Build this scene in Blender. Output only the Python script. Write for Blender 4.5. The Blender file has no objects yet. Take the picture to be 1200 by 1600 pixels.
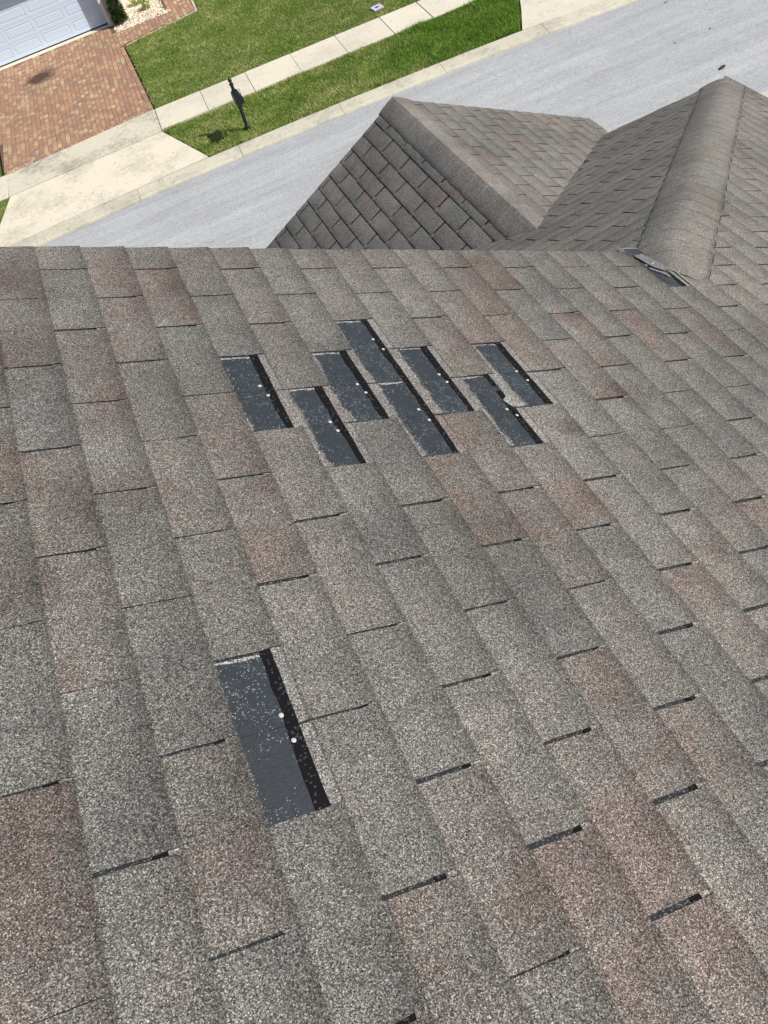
import bpy, bmesh, math, random
import numpy as np
from mathutils import Matrix, Vector

random.seed(7)
rng = np.random.default_rng(7)
C = bpy.context.scene
COL = C.collection

# ------------------------------------------------------------------ camera, sky, sun, exposure
PH = -0.0749                       # the street runs at a slight angle to the house
GX, GY = 0.5118, -2.1536           # origin of the street frame (below the photographer)
HOUSE_Z = 9.5093                   # height of the roof frame's origin above the street level
cam_d = bpy.data.cameras.new('camera')
cam = bpy.data.objects.new('camera', cam_d)
COL.objects.link(cam)
Rw = ((0.89283367, -0.38932434, -0.22643893), (-0.44474327, -0.68277605, -0.57967257), (0.07107356, 0.61825839, -0.78275483))
r0, d0, f0 = [Vector(v) for v in Rw]
cm = Matrix(((r0.x, -d0.x, -f0.x, 0), (r0.y, -d0.y, -f0.y, 0), (r0.z, -d0.z, -f0.z, 0), (0, 0, 0, 1)))
cm.translation = Vector((0.51182, -2.15357, 1.04161 + HOUSE_Z))
cam.matrix_world = cm
cam_d.sensor_fit = 'VERTICAL'
cam_d.sensor_height = 36
cam_d.sensor_width = 27
cam_d.lens = 36 * 1243.47 / 1600
cam_d.clip_start = 0.05
cam_d.clip_end = 2000
C.camera = cam

SUN_EL = math.radians(42)
sx, sy = 0.84, -0.54
SUN = Vector((sx * math.cos(SUN_EL), sy * math.cos(SUN_EL), math.sin(SUN_EL))).normalized()
w = bpy.data.worlds.new('World')
C.world = w
w.use_nodes = True
wn = w.node_tree
sky = wn.nodes.new('ShaderNodeTexSky')
sky.sky_type = 'NISHITA'
sky.sun_disc = False
sky.sun_elevation = SUN_EL
sky.sun_rotation = math.atan2(sx, sy)
sky.altitude = 0
sky.air_density = 1.0
sky.dust_density = 1.6
sky.ozone_density = 1.0
wn.links.new(sky.outputs[0], wn.nodes['Background'].inputs[0])
wn.nodes['Background'].inputs[1].default_value = 0.085
sun_d = bpy.data.lights.new('sun', 'SUN')
sun_d.energy = 5.0
sun_d.angle = math.radians(0.6)
sun_d.color = (1.0, 0.955, 0.88)
sun = bpy.data.objects.new('sun', sun_d)
COL.objects.link(sun)
sun.rotation_euler = SUN.to_track_quat('Z', 'Y').to_euler()
sun.location = (20, -10, 30)
C.view_settings.view_transform = 'Standard'
C.view_settings.look = 'None'
C.view_settings.gamma = 1
C.view_settings.use_curve_mapping = False
C.view_settings.exposure = 0.1


# ------------------------------------------------------------------ helpers
def mesh_from(name, verts, faces, mat=None, smooth=False):
    me = bpy.data.meshes.new(name)
    me.from_pydata([tuple(v) for v in verts], [], faces)
    me.update()
    if mat:
        me.materials.append(mat)
    if smooth:
        for p in me.polygons:
            p.use_smooth = True
    return me


def link(name, me, parent=None, loc=None, rotz=0.0, mw=None):
    o = bpy.data.objects.new(name, me)
    COL.objects.link(o)
    if parent:
        o.parent = parent
    if mw is not None:
        o.matrix_local = mw
    else:
        if loc is not None:
            o.location = loc
        o.rotation_euler = (0, 0, rotz)
    return o


def tag(o, label=None, cat=None, group=None, kind=None):
    if label:
        o['label'] = label
    if cat:
        o['category'] = cat
    if group:
        o['group'] = group
    if kind:
        o['kind'] = kind
    return o


class MB:
    """collects simple solids"""
    def __init__(self):
        self.v, self.f = [], []

    def add(self, vs, fs):
        n = len(self.v)
        self.v += [tuple(v) for v in vs]
        self.f += [tuple(i + n for i in f) for f in fs]

    def box(self, x0, x1, y0, y1, z0, z1):
        self.add([(x0, y0, z0), (x1, y0, z0), (x1, y1, z0), (x0, y1, z0), (x0, y0, z1), (x1, y0, z1), (x1, y1, z1), (x0, y1, z1)],
                 [(0, 3, 2, 1), (4, 5, 6, 7), (0, 1, 5, 4), (1, 2, 6, 5), (2, 3, 7, 6), (3, 0, 4, 7)])

    def prism(self, poly, z0, z1):
        n = len(poly)
        zz0 = z0 if hasattr(z0, '__len__') else [z0] * n
        zz1 = z1 if hasattr(z1, '__len__') else [z1] * n
        a = sum(poly[i][0] * poly[(i + 1) % n][1] - poly[(i + 1) % n][0] * poly[i][1] for i in range(n))
        if a < 0:
            poly = poly[::-1]
            zz0 = zz0[::-1]
            zz1 = zz1[::-1]
        vs = [(p[0], p[1], z) for p, z in zip(poly, zz0)] + [(p[0], p[1], z) for p, z in zip(poly, zz1)]
        fs = [tuple(range(n - 1, -1, -1)), tuple(range(n, 2 * n))]
        for i in range(n):
            j = (i + 1) % n
            fs.append((i, j, n + j, n + i))
        self.add(vs, fs)

    def lathe(self, prof, n=12, c=(0, 0)):
        vs, fs = [], []
        for r, z in prof:
            for k in range(n):
                a = 2 * math.pi * k / n
                vs.append((c[0] + r * math.cos(a), c[1] + r * math.sin(a), z))
        for i in range(len(prof) - 1):
            for k in range(n):
                k2 = (k + 1) % n
                fs.append((i * n + k, i * n + k2, (i + 1) * n + k2, (i + 1) * n + k))
        fs.append(tuple(range(n - 1, -1, -1)))
        fs.append(tuple(range((len(prof) - 1) * n, len(prof) * n)))
        self.add(vs, fs)

    def build(self, name, mat, parent=None, loc=None, rotz=0.0, smooth=False, mw=None, bevel=0):
        me = mesh_from(name, self.v, self.f, mat, smooth)
        o = link(name, me, parent, loc, rotz, mw)
        if bevel:
            m = o.modifiers.new('bevel', 'BEVEL')
            m.width = bevel
            m.segments = 2
            m.limit_method = 'ANGLE'
        return o


# ------------------------------------------------------------------ materials
class Mat:
    def __init__(self, name, rough=0.9, spec=0.3):
        self.m = bpy.data.materials.new(name)
        self.m.use_nodes = True
        self.t = self.m.node_tree
        self.b = self.t.nodes['Principled BSDF']
        self.b.inputs['Roughness'].default_value = rough
        self.b.inputs['Specular IOR Level'].default_value = spec
        self.pos = None

    def n(self, typ, **kw):
        nd = self.t.nodes.new(typ)
        for k, v in kw.items():
            setattr(nd, k, v)
        return nd

    def l(self, a, b):
        self.t.links.new(a, b)

    def inp(self, sock, v):
        if hasattr(v, 'links') or hasattr(v, 'is_linked'):
            self.l(v, sock)
        else:
            sock.default_value = v

    def P(self):
        if self.pos is None:
            self.pos = self.n('ShaderNodeNewGeometry').outputs['Position']
        return self.pos

    def obj(self):
        return self.n('ShaderNodeTexCoord').outputs['Object']

    def vscale(self, vec, s):
        nd = self.n('ShaderNodeVectorMath', operation='MULTIPLY')
        self.inp(nd.inputs[0], vec)
        nd.inputs[1].default_value = s
        return nd.outputs[0]

    def noise(self, scale, detail=3, rough=0.5, vec=None, dist=0):
        nd = self.n('ShaderNodeTexNoise')
        self.l(vec if vec is not None else self.P(), nd.inputs['Vector'])
        nd.inputs['Scale'].default_value = scale
        nd.inputs['Detail'].default_value = detail
        nd.inputs['Roughness'].default_value = rough
        nd.inputs['Distortion'].default_value = dist
        return nd.outputs['Fac']

    def voro(self, scale, vec=None, out='Color', feature='F1', rnd=1.0):
        nd = self.n('ShaderNodeTexVoronoi', feature=feature)
        self.l(vec if vec is not None else self.P(), nd.inputs['Vector'])
        nd.inputs['Scale'].default_value = scale
        nd.inputs['Randomness'].default_value = rnd
        return nd.outputs[out]

    def sep(self, col):
        nd = self.n('ShaderNodeSeparateColor')
        self.l(col, nd.inputs[0])
        return nd.outputs

    def math(self, op, a, b=0.0, c=0.0, clamp=False):
        nd = self.n('ShaderNodeMath', operation=op, use_clamp=clamp)
        self.inp(nd.inputs[0], a)
        self.inp(nd.inputs[1], b)
        if len(nd.inputs) > 2:
            self.inp(nd.inputs[2], c)
        return nd.outputs[0]

    def ramp(self, fac, stops, interp='LINEAR'):
        nd = self.n('ShaderNodeValToRGB')
        nd.color_ramp.interpolation = interp
        el = nd.color_ramp.elements
        while len(el) > 1:
            el.remove(el[-1])
        for i, (p, c) in enumerate(stops):
            e = el[0] if i == 0 else el.new(p)
            e.position = p
            e.color = (c, c, c, 1) if not hasattr(c, '__len__') else (c[0], c[1], c[2], 1)
        self.l(fac, nd.inputs[0])
        return nd.outputs[0]

    def mix(self, fac, a, b, mode='MIX'):
        nd = self.n('ShaderNodeMix', data_type='RGBA', blend_type=mode)
        self.inp(nd.inputs['Factor'], fac)
        for s, v in ((nd.inputs[6], a), (nd.inputs[7], b)):
            if hasattr(v, '__len__') and not hasattr(v, 'links'):
                v = (v[0], v[1], v[2], 1)
            self.inp(s, v)
        return nd.outputs[2]

    def mr(self, v, a, b, c, d, smooth=False):
        nd = self.n('ShaderNodeMapRange', clamp=True)
        if smooth:
            nd.interpolation_type = 'SMOOTHSTEP'
        self.inp(nd.inputs[0], v)
        for i, q in enumerate((a, b, c, d)):
            nd.inputs[i + 1].default_value = q
        return nd.outputs[0]

    def attr(self, name):
        return self.n('ShaderNodeAttribute', attribute_name=name).outputs['Fac']

    def bump(self, h, dist, strength=1.0):
        nd = self.n('ShaderNodeBump')
        nd.inputs['Distance'].default_value = dist
        nd.inputs['Strength'].default_value = strength
        self.l(h, nd.inputs['Height'])
        self.l(nd.outputs[0], self.b.inputs['Normal'])

    def color(self, c):
        if hasattr(c, 'links') or hasattr(c, 'is_linked'):
            self.l(c, self.b.inputs['Base Color'])
        else:
            self.b.inputs['Base Color'].default_value = (c[0], c[1], c[2], 1)
        return self.m

    def rnd(self):
        a = self.n('ShaderNodeObjectInfo').outputs['Random']
        b = self.n('ShaderNodeNewGeometry').outputs['Random Per Island']
        return self.math('FRACT', self.math('ADD', self.math('MULTIPLY', a, 7.31), b))


def granules(M, tone, scale=610):
    """colour of ceramic roofing granules: separate grains, each with its own shade"""
    v = M.sep(M.voro(scale))
    g1 = M.ramp(v[0], [(0.0, 0.026), (0.12, 0.050), (0.34, 0.098), (0.56, 0.150), (0.78, 0.225), (0.92, 0.33), (1.0, 0.50)])
    hue = M.ramp(v[1], [(0.0, (0.95, 1.0, 1.03)), (0.35, (1.0, 1.0, 0.98)), (0.6, (1.03, 1.0, 0.95)), (0.8, (1.0, 0.98, 0.96)), (0.93, (1.06, 0.96, 0.92)), (0.98, (1.2, 0.86, 0.80)), (1.0, (1.35, 0.78, 0.66))])
    c = M.mix(1.0, g1, hue, 'MULTIPLY')
    c = M.mix(1.0, c, tone, 'MULTIPLY')
    d = M.noise(scale * 0.5, 2, 0.6)
    c = M.mix(1.0, c, M.mr(d, 0.3, 0.7, 0.72, 1.28), 'MULTIPLY')
    return c, v[0], M.voro(scale, out='Distance')


STAINS = [(0.11, -0.06, 9.45, 0.15, 0.7), (0.04, -0.42, 9.49, 0.12, 0.6), (0.14, -0.95, 9.44, 0.13, 0.8), (0.47, -0.11, 9.27, 0.10, 0.45), (1.21, -0.88, 8.90, 0.055, 1.0), (1.47, -0.75, 8.76, 0.10, 0.85), (2.20, -0.48, 8.39, 0.12, 0.6), (-0.02, -1.10, 9.52, 0.12, 0.5)]


def shingle_material(name, gain=1.0, fixed=None, dirt=True, var=0.60):
    M = Mat(name, 0.88, 0.25)
    r = M.rnd() if fixed is None else fixed
    big = M.noise(5.5, 3, 0.55)
    huef = M.math('ADD', M.math('ADD', M.math('MULTIPLY', r, var), 0.40 - 0.5 * var), M.math('MULTIPLY', M.math('SUBTRACT', big, 0.5), 1.3))
    tone = M.ramp(huef, [(0.0, (0.84, 0.84, 0.81)), (0.25, (1.0, 0.985, 0.93)), (0.45, (1.01, 0.965, 0.895)), (0.58, (0.97, 0.90, 0.84)), (0.72, (0.97, 0.82, 0.75)), (0.86, (0.86, 0.715, 0.66)), (1.0, (0.70, 0.64, 0.63))])
    c, gr, dist = granules(M, tone)
    # blended shade across each tab, as the factory drops the granule colours
    c = M.mix(1.0, c, M.mr(M.noise(2.1, 2, 0.5), 0.3, 0.72, 0.80 * gain, 1.16 * gain), 'MULTIPLY')
    c = M.mix(1.0, c, M.mr(M.noise(13, 4, 0.6), 0.3, 0.7, 0.87, 1.12), 'MULTIPLY')
    # blotches of algae and dirt with their own outlines
    for (bx, by, bz, br, amt) in [(a, b, c3, d, e * 0.6) for a, b, c3, d, e in STAINS]:
        sb = M.n('ShaderNodeVectorMath', operation='DISTANCE')
        M.l(M.P(), sb.inputs[0])
        sb.inputs[1].default_value = (bx, by, bz)
        dd = M.math('ADD', sb.outputs['Value'], M.math('MULTIPLY', M.math('SUBTRACT', M.noise(9, 5, 0.65), 0.5), br * 1.6))
        c = M.mix(M.mr(dd, br * 0.35, br * 1.15, amt, 0.0, True), c, M.mix(1.0, c, (0.50, 0.46, 0.46), 'MULTIPLY'))
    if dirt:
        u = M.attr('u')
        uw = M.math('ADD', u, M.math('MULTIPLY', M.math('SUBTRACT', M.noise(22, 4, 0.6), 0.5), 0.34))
        st = M.ramp(uw, [(0.0, 1.10), (0.08, 1.08), (0.35, 1.03), (0.62, 0.95), (0.88, 0.79), (0.99, 0.65), (1.0, 0.63)])  # algae band plus shade of the curled butt, painted into the colour
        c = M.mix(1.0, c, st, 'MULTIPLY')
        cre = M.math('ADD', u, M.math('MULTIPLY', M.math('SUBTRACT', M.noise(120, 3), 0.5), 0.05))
        c = M.mix(1.0, c, M.ramp(cre, [(0.0, 0.42), (0.024, 0.56), (0.058, 1.0)]), 'MULTIPLY')       # shade and dirt painted into the crease below each butt
        c = M.mix(M.math('GREATER_THAN', u, 1.2), c, (0.022, 0.022, 0.024))   # raw asphalt on the cut edges
        fresh = M.mr(u, -0.006, 0.02, 1.0, 0.0)          # unweathered band that the torn tab used to cover
        c = M.mix(fresh, c, M.mix(1.0, c, (2.9, 2.9, 3.0), 'MULTIPLY'))
    M.bump(M.math('ADD', gr, M.math('MULTIPLY', M.noise(60, 3), 1.5)), 0.0011, 0.8)
    return M.color(c)


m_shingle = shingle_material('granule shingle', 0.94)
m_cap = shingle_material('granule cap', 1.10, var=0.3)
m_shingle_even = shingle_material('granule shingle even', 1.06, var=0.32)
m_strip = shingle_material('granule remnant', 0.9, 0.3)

M = Mat('asphalt headlap', 0.55, 0.35)
rn = M.rnd()
sp = M.sep(M.voro(560))
thr = M.math('ADD', 0.945, M.math('MULTIPLY', M.math('SUBTRACT', M.noise(30, 2), 0.5), 0.25))
thr = M.math('ADD', thr, M.math('MULTIPLY', rn, 0.055))
speck = M.math('GREATER_THAN', sp[0], thr)
base = M.mix(M.noise(55, 4), (0.021, 0.026, 0.032), (0.033, 0.039, 0.047))
base = M.mix(1.0, base, M.mr(sp[1], 0, 1, 0.7, 1.3), 'MULTIPLY')
M.bump(M.noise(420, 2), 0.0008, 0.7)
m_headlap = M.color(M.mix(speck, base, (0.22, 0.24, 0.255)))

M = Mat('shaded slot asphalt', 0.8, 0.15)  # darker than the headlap: tab shadow and slot dirt put into the colour
m_deck = M.color(M.mix(M.math('GREATER_THAN', M.sep(M.voro(480))[0], 0.86), M.mix(M.noise(120, 4), (0.006, 0.007, 0.009), (0.036, 0.041, 0.047)), (0.13, 0.125, 0.12)))
M = Mat('sealant', 0.85, 0.12)
sp = M.sep(M.voro(300))
M.bump(M.noise(150, 3), 0.0012, 0.9)
m_seal = M.color(M.mix(M.math('GREATER_THAN', sp[0], 0.93), (0.006, 0.006, 0.007), (0.045, 0.042, 0.045)))

M = Mat('torn mat', 0.95, 0.1)
v = M.sep(M.voro(420))
m_torn = M.color(M.ramp(v[0], [(0, 0.04), (0.3, 0.12), (0.6, (0.26, 0.26, 0.25)), (1, (0.50, 0.50, 0.49))]))

m_dark_edge = Mat('asphalt edge', 0.8, 0.2).color((0.03, 0.03, 0.032))
M = Mat('galvanised nail', 0.45, 0.5)
m_nail = M.color(M.mix(M.noise(500, 2), (0.34, 0.35, 0.36), (0.54, 0.54, 0.53)))
M = Mat('slate cap', 0.7, 0.3)
v = M.sep(M.voro(340))
m_capback = M.color(M.ramp(v[0], [(0, 0.06), (0.5, (0.135, 0.135, 0.145)), (0.92, (0.22, 0.22, 0.23)), (1, 0.4)]))

M = Mat('stucco', 0.9, 0.2)
M.bump(M.noise(70, 5), 0.004, 0.6)
m_stucco = M.color(M.mix(M.noise(1.5, 4), (0.60, 0.56, 0.47), (0.68, 0.64, 0.55)))
m_trim = Mat('white trim', 0.5, 0.4).color((0.72, 0.71, 0.68))

M = Mat('asphalt road', 0.92, 0.25)
p = M.obj()
ps = M.vscale(p, (0.35, 2.2, 1))
c = M.mix(M.noise(1.1, 5, 0.6, ps), (0.39, 0.398, 0.41), (0.465, 0.472, 0.482))
c = M.mix(1.0, c, M.mr(M.noise(0.5, 3, 0.6, p), 0.3, 0.7, 0.93, 1.06), 'MULTIPLY')
v = M.sep(M.voro(32, p))
c = M.mix(1.0, c, M.ramp(v[0], [(0, 0.80), (0.2, 0.93), (0.6, 1.02), (1, 1.12)]), 'MULTIPLY')
c = M.mix(1.0, c, M.mr(M.noise(14, 5, 0.7, p), 0.3, 0.7, 0.94, 1.05), 'MULTIPLY')
c = M.mix(1.0, c, M.mr(M.noise(1.1, 6, 0.7, M.vscale(p, (0.10, 1.5, 1))), 0.35, 0.65, 0.84, 1.07), 'MULTIPLY')
blot = M.math('GREATER_THAN', M.noise(2.6, 3, 0.6, p), 0.76)
c = M.mix(M.math('MULTIPLY', blot, 0.45), c, (0.18, 0.19, 0.20))
crk = M.mr(M.voro(0.55, M.vscale(p, (0.5, 1.6, 1)), 'Distance', 'DISTANCE_TO_EDGE'), 0.0, 0.010, 0.88, 1.0)
crkm = M.mr(M.noise(0.5, 2, 0.5, p), 0.46, 0.52, 0.0, 1.0)
c = M.mix(crkm, c, M.mix(1.0, c, crk, 'MULTIPLY'))
M.bump(M.noise(60, 3, 0.6, p), 0.006, 0.6)
m_road = M.color(c)


def concrete(name, a, b, stain=0.5):
    M = Mat(name, 0.9, 0.25)
    p = M.P()
    r = M.n('ShaderNodeObjectInfo').outputs['Random']
    c = M.mix(M.noise(0.9, 5, 0.6), a, b)
    c = M.mix(1.0, c, M.mr(r, 0, 1, 0.93, 1.05), 'MULTIPLY')
    g = M.mr(M.math('ADD', M.math('MULTIPLY', M.noise(0.8, 3, 0.5), 0.5), M.math('MULTIPLY', M.noise(6.0, 6, 0.72), 0.5)), 0.47, 0.62, 0.0, stain)
    c = M.mix(g, c, (0.27, 0.25, 0.21))
    c = M.mix(1.0, c, M.mr(M.noise(28, 5, 0.7), 0.3, 0.7, 0.90, 1.07), 'MULTIPLY')
    sp = M.math('GREATER_THAN', M.sep(M.voro(16))[0], 0.985)
    c = M.mix(M.math('MULTIPLY', sp, 0.35), c, (0.25, 0.23, 0.2))
    M.bump(M.noise(40, 4), 0.003, 0.5)
    return M.color(c)


m_conc = concrete('sidewalk concrete', (0.66, 0.61, 0.49), (0.71, 0.66, 0.54), 0.25)
m_conc2 = concrete('apron concrete', (0.70, 0.64, 0.50), (0.74, 0.68, 0.54), 0.45)
m_kerb = concrete('kerb concrete', (0.52, 0.49, 0.40), (0.62, 0.58, 0.46), 0.55)
m_joint = Mat('joint dirt', 0.95, 0.1).color((0.10, 0.09, 0.075))

M = Mat('paver', 0.88, 0.3)
r = M.n('ShaderNodeNewGeometry').outputs['Random Per Island']
c = M.ramp(r, [(0.0, (0.37, 0.20, 0.135)), (0.22, (0.41, 0.23, 0.15)), (0.42, (0.34, 0.19, 0.135)), (0.58, (0.435, 0.25, 0.16)), (0.72, (0.30, 0.185, 0.145)), (0.82, (0.46, 0.315, 0.205)), (0.93, (0.49, 0.325, 0.19)), (0.98, (0.54, 0.39, 0.23))], 'CONSTANT')
p = M.obj()
c = M.mix(1.0, c, M.mr(M.noise(9, 4, 0.6, p), 0.3, 0.7, 0.87, 1.13), 'MULTIPLY')
c = M.mix(M.mr(M.noise(0.55, 3, 0.5, p), 0.45, 0.7, 0.0, 0.35), c, (0.24, 0.15, 0.115))
sub = M.n('ShaderNodeVectorMath', operation='SUBTRACT')
M.l(p, sub.inputs[0])
sub.inputs[1].default_value = (-4.55, 32.95, 0)
ln = M.n('ShaderNodeVectorMath', operation='LENGTH')
M.l(M.vscale(sub.outputs[0], (1.0, 1.15, 0)), ln.inputs[0])
dd = M.math('ADD', ln.outputs['Value'], M.math('MULTIPLY', M.math('SUBTRACT', M.noise(3.2, 5, 0.65, p), 0.5), 0.75))
c = M.mix(M.mr(dd, 0.34, 0.72, 0.9, 0.0), c, (0.062, 0.032, 0.024))
m_paver = M.color(M.mix(1.0, c, (0.97, 1.03, 1.0), 'MULTIPLY'))
m_sand = Mat('joint sand', 0.95, 0.1).color((0.16, 0.098, 0.07))

M = Mat('door paint', 0.45, 0.4)
M.bump(M.noise(18, 4, 0.6, M.vscale(M.P(), (1, 1, 6))), 0.0006, 0.4)
m_door = M.color((0.63, 0.73, 0.87))
m_rubber = Mat('rubber seal', 0.7, 0.3).color((0.02, 0.022, 0.025))

M = Mat('turf soil', 0.95, 0.1)
m_soil = M.color(M.mix(M.noise(3.0, 5, 0.65), (0.075, 0.105, 0.028), (0.13, 0.15, 0.05)))


def grass_mat(name, dark, light, dry, amount):
    M = Mat(name, 0.6, 0.25)
    r = M.n('ShaderNodeNewGeometry').outputs['Random Per Island']
    c = M.mix(r, dark, light)
    big = M.noise(0.9, 4, 0.6)
    c = M.mix(M.math('MULTIPLY', M.mr(big, 0.42, 0.68, 0, 1), M.math('GREATER_THAN', M.math('FRACT', M.math('MULTIPLY', r, 13.7)), 1 - amount)), c, dry)
    c = M.mix(1.0, c, M.mr(M.noise(3.4, 3), 0.3, 0.7, 0.82, 1.2), 'MULTIPLY')
    c = M.mix(1.0, c, M.mr(M.noise(16, 4, 0.7), 0.34, 0.66, 0.74, 1.48), 'MULTIPLY')
    tr = M.n('ShaderNodeBsdfTranslucent')
    M.l(c, tr.inputs[0])
    ms = M.n('ShaderNodeMixShader')
    ms.inputs[0].default_value = 0.25
    M.color(c)
    M.l(M.b.outputs[0], ms.inputs[1])
    M.l(tr.outputs[0], ms.inputs[2])
    M.l(ms.outputs[0], M.t.nodes['Material Output'].inputs[0])
    return M.m


m_grass = grass_mat('lawn grass', (0.145, 0.228, 0.038), (0.295, 0.385, 0.092), (0.54, 0.52, 0.24), 0.55)
m_lush = grass_mat('lush grass', (0.090, 0.195, 0.020), (0.200, 0.330, 0.045), (0.30, 0.38, 0.09), 0.4)
m_leaf = grass_mat('shrub leaf', (0.022, 0.050, 0.012), (0.070, 0.110, 0.028), (0.10, 0.13, 0.04), 0.3)
M = Mat('gravel', 0.85, 0.25)
r = M.n('ShaderNodeNewGeometry').outputs['Random Per Island']
m_gravel = M.color(M.ramp(r, [(0, (0.66, 0.60, 0.48)), (0.4, (0.80, 0.76, 0.66)), (0.7, (0.60, 0.47, 0.30)), (0.85, (0.85, 0.82, 0.75)), (1, (0.42, 0.30, 0.19))]))
m_mulch = Mat('bed soil', 0.95, 0.1).color((0.36, 0.27, 0.17))
m_black = Mat('black paint', 0.42, 0.5).color((0.010, 0.014, 0.016))
m_box = Mat('mailbox paint', 0.5, 0.4).color((0.008, 0.012, 0.014))
m_flag = Mat('flag paint', 0.5, 0.4).color((0.05, 0.02, 0.02))
m_lav = Mat('plastic lid', 0.5, 0.4).color((0.58, 0.52, 0.70))
m_hole = Mat('dark recess', 0.8, 0.2).color((0.03, 0.03, 0.035))
m_bark = Mat('bark', 0.95, 0.1).color((0.12, 0.085, 0.06))
m_dryleaf = Mat('dry leaf', 0.8, 0.2).color((0.050, 0.052, 0.045))
m_glass = Mat('window glass', 0.05, 0.6).color((0.02, 0.03, 0.035))

# ------------------------------------------------------------------ the house: roof slopes
TH = 0.4694
c_, s_ = math.cos(TH), math.sin(TH)
OZ = Vector((0, 0, HOUSE_Z))
FOOT = Vector((2.098, -0.046, -1.064)) + OZ      # where the hip leaves the gable end
CORNER = Vector((4.744, 2.872, -2.406)) + OZ     # eave corner of the hip
E_ = 0.127
HT = 0.1524


def frame(x, z, o):
    x = Vector(x).normalized()
    z = Vector(z).normalized()
    y = z.cross(x)
    m = Matrix(((x.x, y.x, z.x, o.x), (x.y, y.y, z.y, o.y), (x.z, y.z, z.z, o.z), (0, 0, 0, 1)))
    return m


F_MAIN = frame((c_, 0, -s_), (s_, 0, c_), OZ)
F_FRONT = frame((-0.045, 0.5008, -0.2528), (-0.045, 0.5008, 1), FOOT)
RX, RZ, RY0, RY1 = 2.35, -1.81 + HOUSE_Z, 1.30, 3.54   # ridge of the small gable
TB = 0.515
F_GL = frame((-1, 0, -TB), (-TB, 0, 1), Vector((RX, RY1, RZ)))
F_GR = frame((1, 0, -TB), (TB, 0, 1), Vector((RX, RY1, RZ)))

house = bpy.data.objects.new('house', None)
COL.objects.link(house)
tag(house, 'brown grey shingled house roof in the foreground with torn off tabs and hip ridge', 'house')

LX = (0.0068, -0.0584, -0.0052, 0.0769, -0.0115, 0.0028, -0.0286, 0.0017, 0.0104, 0.0048)
LY = (0.0009, -0.0126, -0.0045, -0.0032, 0.0019, 0.0242, 0.0131, 0.0045, -0.0274, -0.0126)


def lay(c, r):
    """where the roofers really set course c, row r (courses wander by a few mm)"""
    a = min(max(c, -4), 38) / 20
    b = min(max(r, -14), 15) / 12
    B = (1, a, b, a * a, a * b, b * b, a ** 3, a * a * b, a * b * b, b ** 3)
    return c * E_ + sum(p * q for p, q in zip(LX, B)), -r * HT + sum(p * q for p, q in zip(LY, B))


CMI = cm.inverted()


def px(p):
    q = CMI @ p
    if q.z > -0.05:
        return None
    return 600 + 1243.47 * q.x / -q.z, 800 - 1243.47 * q.y / -q.z


TUCK = 0.021


def prof(u):
    return 0.0012 + 0.0033 * max(u, 0) ** 1.3


def tab_geo(seed, x0=0.0, x1=E_, y0=0.0, y1=2 * HT, gap=0.0028):
    """one tab: x runs down the slope from 0 to the butt edge; returns verts, faces, u values"""
    rr = random.Random(seed)
    us = [-TUCK, 0.0, 0.4, 0.72, 0.9, 1.0]
    ys = [y0 + gap, (y0 + y1) / 2, y1 - gap]
    th = 0.0024
    V, U, Fc = [], [], []
    lift = rr.uniform(-0.0006, 0.0012)
    for i, u in enumerate(us):
        X = u if i == 0 else u * (x1 - x0)
        for j, y in enumerate(ys):
            yy = y + (rr.uniform(-0.0015, 0.0015) if j != 1 else 0)
            xx = X + (rr.uniform(-0.0016, 0.0016) if i == 5 else 0)
            uu = xx / E_
            z = prof(uu) + (lift * max(uu, 0) ** 3) * (1 if j != 1 else 0.7)
            V.append((x0 + xx, yy, z))
            U.append(-0.15 if i == 0 else uu)
    nt = len(V)
    for i in range(5):
        for j in range(2):
            a = i * 3 + j
            Fc.append((a, a + 3, a + 4, a + 1))
    ring = [i * 3 for i in range(6)] + [16, 17] + [i * 3 + 2 for i in range(4, -1, -1)] + [1]
    nr = len(ring)
    for k in ring:
        x, y, z = V[k]
        V.append((x, y, z))
        U.append(1.5)
    for k in ring:
        x, y, z = V[k]
        V.append((x, y, z - th))
        U.append(1.5)
    for k in range(nr):
        k2 = (k + 1) % nr
        Fc.append((nt + k2, nt + k, nt + nr + k, nt + nr + k2))
    return V, Fc, U


def geo_to_mesh(name, V, Fc, U, mat):
    me = mesh_from(name, V, Fc, mat)
    a = me.attributes.new('u', 'FLOAT', 'POINT')
    a.data.foreach_set('value', U)
    bm = bmesh.new()
    bm.from_mesh(me)
    bm.to_mesh(me)
    bm.free()
    return me


def clip(V, Fc, U, planes):
    """cut the tab by half-planes (px, py, nx, ny): keeps n.(p - P) <= 0"""
    if not planes:
        return V, Fc, U
    bm = bmesh.new()
    lay_u = bm.verts.layers.float.new('u')
    vs = [bm.verts.new(v) for v in V]
    for v, u in zip(vs, U):
        v[lay_u] = u
    for f in Fc:
        bm.faces.new([vs[i] for i in f])
    for (ax, ay, nx, ny) in planes:
        geom = list(bm.verts) + list(bm.edges) + list(bm.faces)
        r = bmesh.ops.bisect_plane(bm, geom=geom, plane_co=(ax, ay, 0), plane_no=(nx, ny, 0), clear_outer=True)
        if not bm.faces:
            bm.free()
            return None
    bm.verts.index_update()
    out = ([tuple(v.co) for v in bm.verts], [tuple(v.index for v in f.verts) for f in bm.faces], [v[lay_u] for v in bm.verts])
    bm.free()
    return out


def half(a, b):
    """half-plane left of a->b is kept"""
    dx, dy = b[0] - a[0], b[1] - a[1]
    L = math.hypot(dx, dy)
    return (a[0], a[1], dy / L, -dx / L)


# plane coordinates of key points
def loc2(Fm, p):
    q = Fm.inverted() @ p
    return q.x, q.y


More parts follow.
